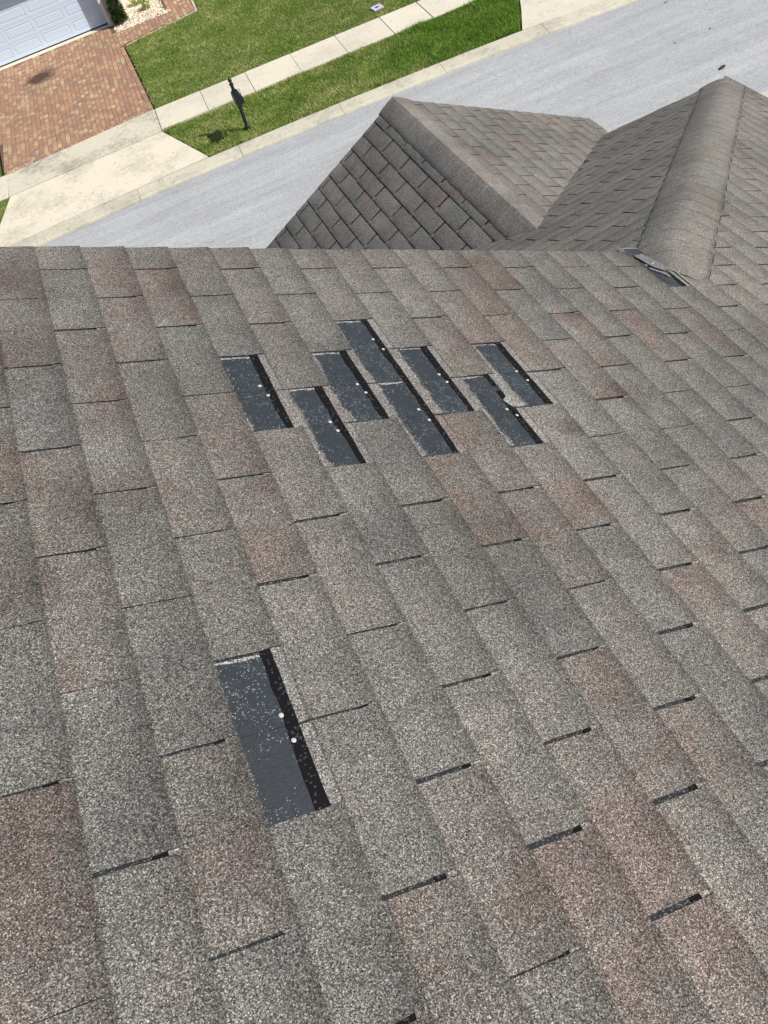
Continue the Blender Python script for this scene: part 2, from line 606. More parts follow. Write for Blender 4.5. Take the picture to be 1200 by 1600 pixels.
hipA, hipB = loc2(F_MAIN, FOOT), loc2(F_MAIN, CORNER)
fA, fB = loc2(F_FRONT, FOOT), loc2(F_FRONT, CORNER)
VT = Vector((2.36, 1.49, RZ))                    # top of the valley
valley_low = Vector((3.93, 3.11, -2.595)) + OZ
MISSING = {(2, 9), (4, 3), (5, 4), (6, 3), (7, 2), (7, 4), (8, 3), (9, 4), (10, 3), (18, -1)}


def rake_y(x):
    return 0.134 - 0.009 * x


MAIN_POLY = [(-1.5, -7.0), (5.46, -7.0), (5.46, 2.60), (hipB[0], hipB[1]), (2.40, 0.0), (2.30, rake_y(2.3)), (-1.5, rake_y(-1.5))]


def deck(name, Fm, poly, t=0.02, mat=None):
    mb = MB()
    mb.prism(poly, -t, -0.0004)
    return mb.build(name, mat or m_deck, house, mw=Fm)


main_roof = deck('main_roof', F_MAIN, [(x, y - 0.004) for x, y in MAIN_POLY])
front_poly = [(-0.02, -0.05), (fB[0], fB[1]), (3.42, 0.9), (3.42, 2.6), (-0.02, 2.6)]
valley2 = loc2(F_FRONT, valley_low)
front_poly = [(0.0, 0.0), (fB[0], fB[1]), (valley2[0], valley2[1]), (3.35, 0.5), (3.35, 3.2), (0.0, 3.2)]
front_roof = deck('front_roof', F_FRONT, front_poly)
SL = 1.50 * math.sqrt(1 + TB * TB)
gl = deck('gable_roof', F_GL, [(0.0, 0.0), (1.62, 0.0), (1.62, 2.35), (0.0, 2.35)])
gr_edge = 1.62 * math.sqrt(1 + TB * TB)
val_r = loc2(F_GR, valley_low)
vt_r = loc2(F_GR, VT)
gr = deck('gable_roof', F_GR, [(0.0, -2.35), (vt_r[0] + 0.05, vt_r[1] - 0.2), (val_r[0] - 0.01, val_r[1] - 0.01), (gr_edge - 0.01, -0.16), (gr_edge - 0.02, 0.0), (0.0, 0.0)])

tabs = []          # score, slope object, verts, faces, u, location, rot, shared key


def consider(slope, Fm, X, Y, key_seed, planes, extra=None, hidden_below=None, w=2 * HT, exp=E_):
    cpx = []
    for a, b in ((0, 0), (exp, 0), (exp, w), (0, w)):
        q = px(Fm @ Vector((X + a, Y + b, 0)))
        if q is None:
            return
        cpx.append(q)
    xs = [min(max(q[0], -60), 1260) for q in cpx]
    ys = [min(max(q[1], -60), 1660) for q in cpx]
    area = abs(sum(xs[i] * ys[(i + 1) % 4] - xs[(i + 1) % 4] * ys[i] for i in range(4))) / 2
    vis = max(xs) > 0 and min(xs) < 1200 and max(ys) > 0 and min(ys) < 1600
    cxm, cym = sum(q[0] for q in cpx) / 4, sum(q[1] for q in cpx) / 4
    if hidden_below and cym > 410 and cxm < 1000:
        area *= 0.01
    if not vis:
        area = 0
    # planes that really cut this tab
    cut = []
    for (ax, ay, nx, ny) in planes:
        ds = [nx * (X + a - ax) + ny * (Y + b - ay) for a, b in ((-TUCK, 0), (exp + .003, 0), (exp + .003, w), (-TUCK, w))]
        if min(ds) > 0:
            return
        if max(ds) > 0:
            cut.append((ax - X, ay - Y, nx, ny))
    tabs.append((area, slope, Fm, X, Y, key_seed + (0 if slope is main_roof and X < 2.3 else 20 if slope is gl else 10), cut))


rr = random.Random(11)
for c in range(-11, 43):
    for r in range(-22, 26):
        if (c + r) % 2 == 0 or (c, r) in MISSING:
            continue
        if c > 42 - 0 or r < -21:
            continue
        X, Y1 = lay(c, r)
        X2, Y0 = lay(c, r + 2)
        X, Y = (X + X2) / 2, (Y0 + Y1) / 2 - HT
        if Y < -3.3 or X < -1.45:
            continue
        X += rr.uniform(-0.0012, 0.0012)
        Y += rr.uniform(-0.002, 0.002)
        pl = []
        if X < 2.24:
            pl = [(0, rake_y(X) + rr.uniform(-0.0025, 0.0025), 0.0, 1.0)]
        else:
            pl = [half(hipB, hipA)[:2] + tuple(-q for q in half(hipB, hipA)[2:])]
            nx, ny = pl[0][2], pl[0][3]
            if nx * (5 - hipA[0]) + ny * (-5 - hipA[1]) > 0:
                pl = [(hipA[0], hipA[1], -nx, -ny)]
            if X > 5.1:
                pl.append((5.46, 0, 1, 0))
        consider(main_roof, F_MAIN, X, Y, rr.randrange(6), pl)

# front slope: x down the slope, y towards -X of the world
hx = half(fA, fB)
nx, ny = hx[2], hx[3]
if nx * (0.0 - fA[0]) + ny * (3.0 - fA[1]) > 0:
    nx, ny = -nx, -ny
valn = half(loc2(F_FRONT, VT), valley2)
vnx, vny = valn[2], valn[3]
for c in range(0, 28):
    for r in range(-24, 12):
        if (c + r) % 2 == 0:
            continue
        X = c * E_ + rr.uniform(-0.002, 0.002) + 0.02
        Y = r * HT + rr.uniform(-0.002, 0.002) + 0.06
        if X > 3.35 or Y > 2.2:
            continue
        if X < 0.05 and Y > 2:
            continue
        # under the small gable nothing is seen
        wp = F_FRONT @ Vector((X + 0.06, Y + HT, 0))
        if wp.z < RZ - abs(wp.x - RX) * TB - 0.05 and wp.y > 1.75:
            continue
        eave = half(fB, valley2)
        enx, eny = eave[2], eave[3]
        if enx * (5 - fB[0]) + eny * (0 - fB[1]) < 0:
            enx, eny = -enx, -eny
        pl = [(fA[0], fA[1], nx, ny)]
        if Y < 0.0:
            pl.append((fB[0], fB[1], enx, eny))
        consider(front_roof, F_FRONT, X, Y, rr.randrange(6), pl, hidden_below=True)

# small gable, left slope (y runs towards -Y of the world)
for c in range(0, 12):
    for r in range(-3, 18):
        if (c + r) % 2 == 0:
            continue
        X = 0.075 + c * E_ + rr.uniform(-0.0015, 0.0015)
        Y = r * HT + rr.uniform(-0.002, 0.002) + 0.05
        if Y > 2.1 or X > 1.55:
            continue
        consider(gl, F_GL, X, Y, rr.randrange(6), [(0, 0.0, 0, -1)], hidden_below=True)
# small gable, right slope
edge1 = half((val_r[0] + 0.02, val_r[1] - 0.03), (gr_edge + 0.02, -0.14))
for c in range(0, 15):
    for r in range(-16, 3):
        if (c + r) % 2 == 0:
            continue
        X = 0.09 + c * E_ + rr.uniform(-0.0015, 0.0015)
        Y = r * HT + rr.uniform(-0.002, 0.002) + 0.07
        if X > gr_edge + 0.02:
            continue
        enx, eny = edge1[2], edge1[3]
        if enx * (5 - val_r[0]) + eny * (-1 - val_r[1]) < 0:
            enx, eny = -enx, -eny
        v2 = half(vt_r, val_r)
        wnx, wny = v2[2], v2[3]
        if wnx * (0.5 - vt_r[0]) + wny * (-3 - vt_r[1]) < 0:
            wnx, wny = -wnx, -wny
        consider(gr, F_GR, X, Y, rr.randrange(6), [(0, 0.0, 0, 1), (gr_edge + 0.01, 0, 1, 0), (val_r[0] + 0.02, val_r[1] - 0.03, enx, eny), (vt_r[0], vt_r[1] - 0.05, wnx, wny)])

tabs.sort(key=lambda t: -t[0])
def tab(ks):
    return tab_geo(100 + ks, gap=0.0066 if ks >= 20 else 0.0046 if ks >= 10 else 0.0028)


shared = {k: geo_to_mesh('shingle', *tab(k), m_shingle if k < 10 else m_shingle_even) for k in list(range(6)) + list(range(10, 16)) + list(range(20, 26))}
rest = {}
n_own = 0
for area, slope, Fm, X, Y, ks, cut in tabs:
    own = n_own < 296 and area > 60
    if not cut and own:
        link('shingle', shared[ks], slope, (X, Y, 0), rr.uniform(-0.0022, 0.0022))
        n_own += 1
        continue
    g = clip(*tab(ks), cut)
    if g is None:
        continue
    if own:
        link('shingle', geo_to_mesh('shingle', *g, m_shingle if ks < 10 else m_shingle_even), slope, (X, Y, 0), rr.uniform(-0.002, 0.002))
        n_own += 1
    else:
        V, Fc, U = rest.setdefault(slope, ([], [], []))
        n = len(V)
        V += [(v[0] + X, v[1] + Y, v[2]) for v in g[0]]
        Fc += [tuple(i + n for i in f) for f in g[1]]
        U += g[2]
for slope, (V, Fc, U) in rest.items():
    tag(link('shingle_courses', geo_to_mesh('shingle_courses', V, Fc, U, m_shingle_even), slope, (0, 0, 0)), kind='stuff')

# sealant ribbons under every course: they show in the slots and where a tab is gone
mb = MB()
for c in range(-3, 40):
    segs = [(r, r + 1) for r in range(-14 if c > 18 else -2, 14)]
    wa, wb = 0.0, 0.0
    prev = None
    for r, r2 in segs:
        for part in range(6):
            ra = r + part / 6
            xa, ya = lay(c, ra)
            wa = max(-0.0055, min(0.0035, wa * 0.9 + rr.uniform(-0.0038, 0.0034)))
            wb = max(-0.0015, min(0.002, wb * 0.8 + rr.uniform(-0.0009, 0.0009)))
            cur = (xa + (0.0865 if c == 2 else 0.0895) + wa, xa + 0.1075 + wb, ya)
            ok = not (ya > rake_y(0) - 0.01 and c < 18)
            if c >= 18:
                t = (xa + 0.1 - hipA[0]) / (hipB[0] - hipA[0])
                ok = ya < hipA[1] + t * (hipB[1] - hipA[1]) - 0.02
            if not ok:
                prev = None
                continue
            if prev and rr.random() > 0.02:
                a, b = prev, cur
                vs = [(a[0], a[2], 0.0006), (a[1], a[2], 0.0006), (b[1], b[2], 0.0006), (b[0], b[2], 0.0006)]
                vs += [(v[0], v[1], 0.0017) for v in vs]
                mb.add(vs, [(4, 7, 6, 5), (0, 4, 5, 1), (1, 5, 6, 2), (2, 6, 7, 3), (3, 7, 4, 0)])
            prev = cur
tag(mb.build('sealant_strip', m_seal, main_roof, (0, 0, 0)), kind='stuff')

# where tabs are torn away: the headlap of the course below, its joint, two nails and a ragged edge
nail_mb = MB()
nail_mb.lathe([(0.0048, 0.0), (0.0048, 0.0009), (0.0036, 0.0017), (0.0012, 0.0020)], 12)
nail_me = mesh_from('nail', nail_mb.v, nail_mb.f, m_nail, True)


def strip_poly(pts, z0, z1):
    mb = MB()
    mb.prism(pts, z0, z1)
    return mb


nail_at = {(2, 9): ((0.083, 0.86), (0.088, 1.19)), (4, 3): ((0.074, 0.86), (0.083, 1.13)), (5, 4): ((0.076, 0.94), (0.083, 1.17)), (6, 3): ((0.080, 1.0), (0.089, 1.25)),
           (7, 2): ((0.085, 0.66), (0.095, 1.0)), (7, 4): ((0.077, 0.82), (0.086, 1.12)), (8, 3): ((0.082, 0.88), (0.089, 1.12)), (9, 4): ((0.078, 1.03), (0.094, 1.22)), (10, 3): ((0.080, 0.95), (0.091, 1.25)), (18, -1): ((0.030, 0.93),)}
for (c, r) in sorted(MISSING):
    q = random.Random(c * 31 + r)
    x0, y1 = lay(c, r)
    xm, ym = lay(c, r + 1)
    x2, y0 = lay(c, r + 2)
    for (ya, yb) in ((y1 - 0.010, ym + 0.0008), (ym - 0.0008, y0 - 0.002)):
        n = 7
        mb = MB()
        poly = []
        for k in range(n):
            t = k / (n - 1)
            y = ya + (yb - ya) * t
            xx = x0 + (x2 - x0) * ((y1 - y) / (y1 - y0))
            poly.append((xx - 0.002 + q.uniform(-0.001, 0.001), y))
        poly2 = [(p[0] + 0.094 + q.uniform(-0.001, 0.001), p[1]) for p in poly][::-1]
        if abs(yb - (y0 - 0.002)) < 1e-6:
            poly[-1] = (poly[-1][0] + 0.003, poly[-1][1] + 0.001)
        mb.prism(poly + poly2, -0.0002, 0.0004 + q.uniform(0, 0.0001))
        mb.build('exposed_underlay', m_headlap, main_roof, (0, 0, 0))
    # pale end strip at the far side, where the neighbour used to press
    mb = MB()
    poly = [(x0 + 0.002, y1 - 0.0030)]
    for k in range(6):
        t = k / 5
        poly.append((x0 + 0.002 + 0.082 * t, y1 - 0.0085 + q.uniform(-0.0025, 0.003)))
    poly.append((x0 + 0.084, y1 - 0.0030))
    mb.prism(poly, 0.0004, 0.0011)
    mb.build('unfaded_strip', m_torn, main_roof, (0, 0, 0))
    # what is left of the torn tab: a ragged band of granules along its upper line
    n = 84
    big = {(2, 9): 0.003, (5, 4): 0.015, (9, 4): 0.013, (7, 4): 0.013, (8, 3): 0.012, (10, 3): 0.011, (6, 3): 0.005}.get((c, r), 0.002)
    V, U, Fc = [], [], []
    jag, low = 0.0, 0.0
    for k in range(n + 1):
        t = k / n
        y = y1 - 0.003 + (y0 - y1 + 0.005) * t
        xx = x0 + (x2 - x0) * t
        jag = max(0.0, min(0.0065, jag * 0.5 + q.uniform(-0.0018, 0.0042)))
        low = max(-0.004, min(0.006, low + q.uniform(-0.0018, 0.0018)))
        far_ = 0.010 * max(0, t - 0.80) / 0.2 if (c, r) not in ((8, 3), (2, 9)) else 0
        wdt = max(0.0012, big + low * (big > 0.004) + jag + far_)
        V += [(xx - 0.019, y, 0.0013), (xx - 0.002, y, 0.0017), (xx + wdt - 0.0012, y, 0.0022 + q.uniform(0, 0.0006)), (xx + wdt, y, 0.0004)]
        U += [-0.15, -0.05, 0.02, 0.03]
    for k in range(n):
        for jj in range(3):
            a = k * 4 + jj
            Fc.append((a, a + 1, a + 5, a + 4))
    me = geo_to_mesh('torn_edge', V, [f[::-1] for f in Fc], U, m_strip)
    link('torn_edge', me, main_roof, (0, 0, 0))
    gm = MB()
    for _ in range(110 if (c, r) == (2, 9) else 60):
        t = q.random()
        pick = q.random()
        if pick < 0.55:
            gx, t2 = q.expovariate(1 / 0.006), t
        elif pick < 0.8:
            gx, t2 = q.uniform(0.0, 0.10), q.choice((q.uniform(0.0, 0.05), q.uniform(0.95, 1.0)))
        else:
            gx, t2 = 0.1075 + q.gauss(0, 0.004), t
        gx0 = x0 + (x2 - x0) * t2 + (big if pick < 0.55 else 0) + gx
        gy0 = y1 + (y0 - y1) * t2
        sz = q.uniform(0.0007, 0.0017)
        gm.add([(gx0 - sz, gy0 - sz, 0.0005), (gx0 + sz, gy0 - sz * .6, 0.0005), (gx0, gy0 + sz, 0.0005), (gx0, gy0, 0.0018 + sz)], [(0, 1, 3), (1, 2, 3), (2, 0, 3)])
    tag(gm.build('loose_grit', m_torn, main_roof, (0, 0, 0)), kind='stuff')
    for (dx, rows) in nail_at[(c, r)]:
        x, y = lay(c, r + rows)
        link('nail', nail_me, main_roof, (x + dx, y, 0.0006))
    if (c, r) == (9, 4):
        # a hairline tear and a flap of the tab that is left hanging
        pts = [(0.010, 0.32), (0.025, 0.52), (0.038, 0.66), (0.052, 0.80), (0.066, 0.92), (0.085, 0.98)]
        mb = MB()
        for (a, b) in zip(pts[:-1], pts[1:]):
            pa, pb = lay(c, r + a[1]), lay(c, r + b[1])
            mb.add([(pa[0] + a[0], pa[1] - 0.0012, 0.0012), (pa[0] + a[0], pa[1] + 0.0012, 0.0012), (pb[0] + b[0], pb[1] + 0.0012, 0.0012), (pb[0] + b[0], pb[1] - 0.0012, 0.0012)], [(0, 3, 2, 1)])
        mb.build('tear', m_dark_edge, main_roof, (0, 0, 0))
        pa = lay(c, r + 0.98)
        mb = MB()
        mb.prism([(pa[0] + 0.086, pa[1] + 0.03), (pa[0] + 0.110, pa[1] + 0.05), (pa[0] + 0.137, pa[1] - 0.004), (pa[0] + 0.100, pa[1] - 0.002)], 0.0018, 0.0040)
        mb.build('torn_flap', m_torn, main_roof, (0, 0, 0))


# hip and ridge caps: overlapping pieces folded over the line
def caps(name, A, B, da, db, half_w, exp, mat, parent, Fm, round_=0.10, arch=0.02, soft=True, edges=(1,), step=1.0):
    t = (B - A).normalized()
    L = (B - A).length
    da, db = da.normalized(), db.normalized()
    nrm = (-(da + db)).normalized()
    n = int(math.ceil(L / exp))
    q = random.Random(5)
    for k in range(n - 1, -1, -1):
        s0, s1 = k * exp - 0.05, min((k + 1) * exp, L) + q.uniform(-0.003, 0.003)
        V, U = [], []
        m = 11
        tilt = q.uniform(-0.0015, 0.0015)
        rows = ((s0, 0.0055), (s0 + 0.05, 0.0075), (s1 - 0.02, 0.0092), (s1, 0.0092 + 0.0014 * step))
        for ri, (s, lift) in enumerate(rows):
            for i in range(m):
                e = -1 + 2 * i / (m - 1)
                f = 0.5 * (e + math.sqrt(e * e + round_))
                g = 0.5 * (-e + math.sqrt(e * e + round_))
                jit = q.uniform(-0.003, 0.003) if i in (0, m - 1) else 0
                hw = half_w + tilt * (1 if e > 0 else -1) + jit
                edge = 1.0 - (0.6 if e > 0 or soft is False else 1.15) * abs(e) ** 4
                V.append(A + t * (s + (q.uniform(-.002, .002) if ri == 3 else 0)) + (da * f + db * g) * hw + nrm * (lift * edge + arch * (1 - e * e) * (0.35 if k == 0 and ri == 0 else 1)))
                U.append(0.25 + (1.05 if (e > 0) * 2 - 1 in edges else 0.72) * max(0.0, (abs(e) - 0.75) / 0.25))
        Fc = []
        for ri in range(3):
            for i in range(m - 1):
                a = ri * m + i
                Fc.append((a, a + 1, a + m + 1, a + m))
        base = len(V)
        ring = list(range(0, 4 * m, m)) + list(range(3 * m + 1, 4 * m)) + [2 * m + m - 1, m + m - 1, m - 1]
        for i in ring:
            V.append(V[i] - nrm * 0.004)
            U.append(1.5)
        for a in range(len(ring) - 1):
            Fc.append((ring[a], ring[a + 1], base + a + 1, base + a))
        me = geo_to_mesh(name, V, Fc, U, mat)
        for p in me.polygons:
            p.use_smooth = soft and len(p.vertices) == 4 and p.index < 3 * (m - 1)
        me.transform(Fm.inverted())
        link(name, me, parent, (0, 0, 0))


hipdir = (CORNER - FOOT).normalized()
n_main = Vector((s_, 0, c_)).normalized()
n_front = Vector((-0.045, 0.5008, 1)).normalized()
da = hipdir.cross(n_main)
if da.x < 0:
    da = -da
db = hipdir.cross(n_front)
if db.x > 0:
    db = -db
caps('cap_shingle', FOOT + hipdir * 0.085, CORNER + hipdir * 0.03, da, db, 0.180, 0.145, m_cap, main_roof, F_MAIN, round_=0.03, arch=0.008)
ra = Vector((RX, RY1 + 0.01, RZ))
rb = Vector((RX, RY0, RZ))
caps('cap_shingle', rb, ra, Vector((1, 0, -TB)), Vector((-1, 0, -TB)), 0.152, 0.15, m_cap, gl, F_GL, round_=0.002, arch=0.006, soft=False, edges=(-1,), step=2.6)

# broken first cap at the foot of the hip
fp = Vector((hipA[0], hipA[1], 0))
mb = MB()
mb.prism([(fp.x - 0.060, 0.070), (fp.x - 0.01, 0.080), (fp.x + 0.030, -0.004), (fp.x + 0.008, -0.050), (fp.x - 0.034, -0.012)], 0.005, [0.0078, 0.010, 0.010, 0.008, 0.0078])
mb.build('broken_cap', m_capback, main_roof, (0, 0, 0))
mb = MB()
mb.prism([(fp.x - 0.055, -0.028), (fp.x - 0.045, -0.018), (fp.x + 0.005, -0.060), (fp.x + 0.008, -0.088), (fp.x - 0.008, -0.088), (fp.x - 0.012, -0.070)], 0.002, 0.005)
mb.build('broken_cap', m_capback, main_roof, (0, 0, 0))
link('nail', nail_me, main_roof, (fp.x - 0.016, 0.004, 0.0088))
x18, y18 = lay(18, 0.6)
mb = MB()
pts = [lay(19, 0.03), lay(19, 0.97)]
mb.prism([(pts[0][0] - 0.001, pts[0][1]), (pts[0][0] + 0.008, pts[0][1] - 0.006), (pts[1][0] + 0.006, pts[1][1]), (pts[1][0] - 0.001, pts[1][1] + 0.002)], 0.002, 0.0058)
mb.build('unfaded_strip', m_torn, main_roof, (0, 0, 0))

# the rest of the house body
mb = MB()
mb.prism([(-6.6, 0.0), (-1.45, 0.0), (-1.45, 0.02), (-6.6, 0.02)], 0, 0.01)
back = frame((-c_, 0, -s_), (-s_, 0, c_), F_MAIN @ Vector((-1.5, 0, 0)))
mb = MB()
mb.prism([(0, -0.14), (6.9, -0.14), (6.9, 7.0), (0, 7.0)], -0.02, 0.004)
mb.build('main_roof', m_shingle, house, mw=back)
ridge_p = F_MAIN @ Vector((-1.5, 0, 0))
wall_v = MB()
zt = ridge_p.z


def roof_z(x):
    return zt - abs(x - ridge_p.x) * math.tan(TH) - 0.06


for ya, yb in ((-6.6, -0.22),):
    xs = (-6.6, ridge_p.x, 4.1)
    vs = [(x, y, z) for y in (ya, yb) for x, z in ((xs[0], 0.0), (xs[2], 0.0), (xs[2], roof_z(xs[2])), (xs[1], roof_z(xs[1])), (xs[0], roof_z(xs[0])))]
    wall_v.add(vs, [(0, 1, 2, 3, 4), (9, 8, 7, 6, 5), (0, 5, 6, 1), (1, 6, 7, 2), (4, 9, 5, 0)])
wall_v.build('wall', m_stucco, house)
mb = MB()
mb.box(0.4, 4.1, -0.22, 2.4, 0, HOUSE_Z - 2.55)
mb.build('wall', m_stucco, house)
mb = MB()
mb.prism([(1.1, 2.4), (3.6, 2.4), (3.6, 3.2), (1.1, 3.2)], 0, HOUSE_Z - 2.75)
mb.build('wall', m_stucco, house)
mb = MB()
mb.add([(1.1, 3.2, HOUSE_Z - 2.76), (3.6, 3.2, HOUSE_Z - 2.76), (RX, 3.2, RZ - 0.06), (1.1, 3.1, HOUSE_Z - 2.76), (3.6, 3.1, HOUSE_Z - 2.76), (RX, 3.1, RZ - 0.06)], [(0, 1, 2), (5, 4, 3), (0, 2, 5, 3), (1, 4, 5, 2), (0, 3, 4, 1)])
mb.build('wall', m_stucco, house)
fr = MB()
fr.box(1.8, 2.9, 3.17, 3.26, 4.2, 5.6)
fo = fr.build('window', m_trim, house)
fr = MB()
fr.box(1.88, 2.82, 3.25, 3.272, 4.28, 5.52)
fr.build('pane', m_glass, fo)


# ------------------------------------------------------------------ street frame
STREET = Matrix.Translation((GX, GY, 0)) @ Matrix.Rotation(PH, 4, 'Z')


def kw(x):
    """the kerb line is not dead straight"""
    x = min(max(x, -9), 15)
    return 0.12 - 0.0043 * (x - 3.2) ** 2


def sw(x):
    return -0.065 * max(0.0, -1.0 - max(x, -9))


def st(mb, name, mat, parent=None, **k):
    if parent is None:
        return mb.build(name, mat, None, mw=STREET, **k)
    return mb.build(name, mat, parent, (0, 0, 0), **k)


def sheet(xs, ya, yb, z, zb=None):
    """strip between two curves ya(x), yb(x)"""
    vs, fs = [], []
    for x in xs:
        vs += [(x, ya(x), z), (x, yb(x), z if zb is None else zb)]
    for i in range(len(xs) - 1):
        fs.append((2 * i, 2 * i + 2, 2 * i + 3, 2 * i + 1))
    return vs, fs


XS = [-120, -40] + [x * 0.5 for x in range(-40, 61)] + [60, 160]
mb = MB()
mb.add([(-400, -400, -0.12), (400, -400, -0.12), (400, 400, -0.12), (-400, 400, -0.12)], [(0, 1, 2, 3)])
tag(st(mb, 'ground', m_soil), kind='structure')
mb = MB()
vs, fs = sheet(XS, lambda x: 15.35 + kw(x) * 0.3, lambda x: 21.70 + kw(x), -0.035)
mb.add(vs, fs)
tag(st(mb, 'road', m_road), kind='structure')


def kerb_line(name, y_in, sgn, x0, step, n, half_joint=0.006):
    mb = MB()
    vs, fs = sheet(XS, lambda x: y_in(x) - sgn * 0.02, lambda x: y_in(x) + sgn * 0.66, -0.075)
    mb.add(vs, fs if sgn > 0 else [f[::-1] for f in fs])
    root = st(mb, name, m_joint)
    tag(root, kind='structure')
    prof_ = [(0.0, -0.031), (0.02, -0.034), (0.15, -0.040), (0.175, -0.020), (0.42, 0.012), (0.60, 0.030), (0.645, 0.026)]
    for k in range(n):
        a, b = x0 + k * step + half_joint, x0 + (k + 1) * step - half_joint
        xs = np.linspace(a, b, 5)
        mb = MB()
        vs, fs = [], []
        m = len(prof_)
        for x in xs:
            for dy, z in prof_:
                vs.append((x, y_in(x) + sgn * dy, z))
        for i in range(4):
            for j in range(m - 1):
                q = (i * m + j, (i + 1) * m + j, (i + 1) * m + j + 1, i * m + j + 1)
                fs.append(q if sgn > 0 else q[::-1])
        nb = len(vs)
        for i in (0, 4):
            for j in range(m):
                x, y, z = vs[i * m + j]
                vs.append((x, y, -0.08))
        for e, i in ((0, 0), (1, 4)):
            for j in range(m - 1):
                q = (i * m + j, i * m + j + 1, nb + e * m + j + 1, nb + e * m + j)
                fs.append(q)
        vs2 = [(x, y_in(x) + sgn * 0.645, 0.026) for x in xs] + [(x, y_in(x) + sgn * 0.645, -0.1) for x in xs]
        n2 = len(vs)
        vs += vs2
        for i in range(4):
            fs.append((n2 + i, n2 + i + 1, n2 + 5 + i + 1, n2 + 5 + i))
        mb.add(vs, fs)
        st(mb, 'kerb_segment', m_kerb, root)
    return root


kerb_line('kerb', lambda x: 21.69 + kw(x), 1, -5.28 - 3.048 * 3, 3.048, 14)
kerb_line('kerb', lambda x: 15.36 + kw(x) * 0.3, -1, -9.0, 3.048, 13)

# sidewalk slabs
mb = MB()
xs_ = [x * 0.5 for x in range(-36, 60)]
vs, fs = sheet(xs_, lambda x: 25.26 + sw(x), lambda x: 26.74 + sw(x), -0.03)
mb.add(vs, fs)
sidewalk = tag(st(mb, 'sidewalk', m_joint), kind='structure')
slabs = [(-1.04 + 1.524 * k, -1.04 + 1.524 * (k + 1)) for k in range(0, 5)]
slabs += [(6.58, 7.86), (7.86, 10.6)] + [(10.6 + 1.524 * k, 10.6 + 1.524 * (k + 1)) for k in range(8)]
slabs += [(-6.0 - 1.524 * (k + 1), -6.0 - 1.524 * k) for k in range(5)]
slabs += [(-6.0, -1.04)]
for i, (a, b) in enumerate(slabs):
    gp = 0.007 if abs(a - 7.86) > .01 and abs(b - 7.86) > .01 else 0.016
    q = random.Random(i)
    z = 0.004 + q.uniform(-0.003, 0.004)
    mb = MB()
    if (a, b) == (-6.0, -1.04):
        mb.prism([(-5.985, 24.98 + 0.008), (-1.055, 25.13 + .008), (-1.055, 26.78), (-6.03, 26.42)], -0.08, z)
        st(mb, 'slab', concrete('weathered concrete', (0.56, 0.52, 0.42), (0.64, 0.59, 0.46), 0.8), sidewalk, bevel=0.006)
        continue
    mb.prism([(a + gp, 25.245 + sw(a)), (b - gp, 25.245 + sw(b)), (b - gp, 26.76 + sw(b)), (a + gp, 26.76 + sw(a))], -0.08, z)
    st(mb, 'slab', m_conc, sidewalk, bevel=0.006)

# driveway apron over the kerb strip, and the next one
mb = MB()
mb.prism([(-5.94, 24.945), (-1.05, 25.098), (-0.07, 22.49), (-2.0, 22.375), (-4.4, 22.222), (-6.55, 22.02), (-6.32, 23.38)], -0.08, [0.0, 0.0, 0.024, 0.024, 0.024, 0.024, 0.01])
tag(st(mb, 'driveway_apron', m_conc2), kind='structure')
mb = MB()
mb.prism([(9.43, 22.30), (10.0, 23.6), (10.24, 24.2), (10.42, 25.235), (16.0, 25.235), (16.6, 21.95), (12.0, 22.08)], -0.08, [0.03, 0.01, 0.0, 0.0, 0.0, 0.03, 0.03])
tag(st(mb, 'driveway_apron', m_conc), kind='structure')

# ------------------------------------------------------------------ paved driveway and garden path
drive_poly = [(-6.10, 26.46), (-1.06, 26.80), (-1.33, 32.70), (1.56, 33.28), (1.62, 37.5), (0.50, 37.5), (0.53, 34.42), (-1.48, 34.45), (-1.48, 35.04), (-1.62, 35.04), (-1.62, 35.115), (-6.75, 35.115), (-6.2, 28.3)]


def inside(x, y, poly):
    r = False
    n = len(poly)
    for i in range(n):
        x1, y1 = poly[i]
        x2, y2 = poly[(i + 1) % n]
        if (y1 > y) != (y2 > y) and x < (x2 - x1) * (y - y1) / (y2 - y1) + x1:
            r = not r
    return r


mb = MB()
mb.prism(drive_poly, -0.1, -0.008)
driveway = tag(st(mb, 'driveway', m_sand), kind='structure')
mb = MB()
q = random.Random(3)


def paver(cx, cy, lx, ly, ang=0.0):
    if not inside(cx, cy, drive_poly):
        return
    for ddx, ddy in ((lx * .4, ly * .4), (-lx * .4, ly * .4), (lx * .4, -ly * .4), (-lx * .4, -ly * .4)):
        if not inside(cx + ddx, cy + ddy, drive_poly):
            return
    hx, hy = lx / 2 - 0.006, ly / 2 - 0.006
    zs = [0.0 + q.uniform(-0.002, 0.003) for _ in range(4)]
    b = 0.006
    vs = [(-hx, -hy, -0.02), (hx, -hy, -0.02), (hx, hy, -0.02), (-hx, hy, -0.02)]
    vs += [(-hx, -hy, zs[0] - b), (hx, -hy, zs[1] - b), (hx, hy, zs[2] - b), (-hx, hy, zs[3] - b)]
    vs += [(-hx + b, -hy + b, zs[0]), (hx - b, -hy + b, zs[1]), (hx - b, hy - b, zs[2]), (-hx + b, hy - b, zs[3])]
    ca, sa = math.cos(ang), math.sin(ang)
    vs = [(cx + x * ca - y * sa, cy + x * sa + y * ca, z) for x, y, z in vs]
    mb.add(vs, [(0, 1, 5, 4), (1, 2, 6, 5), (2, 3, 7, 6), (3, 0, 4, 7), (4, 5, 9, 8), (5, 6, 10, 9), (6, 7, 11, 10), (7, 4, 8, 11), (8, 9, 10, 11)])


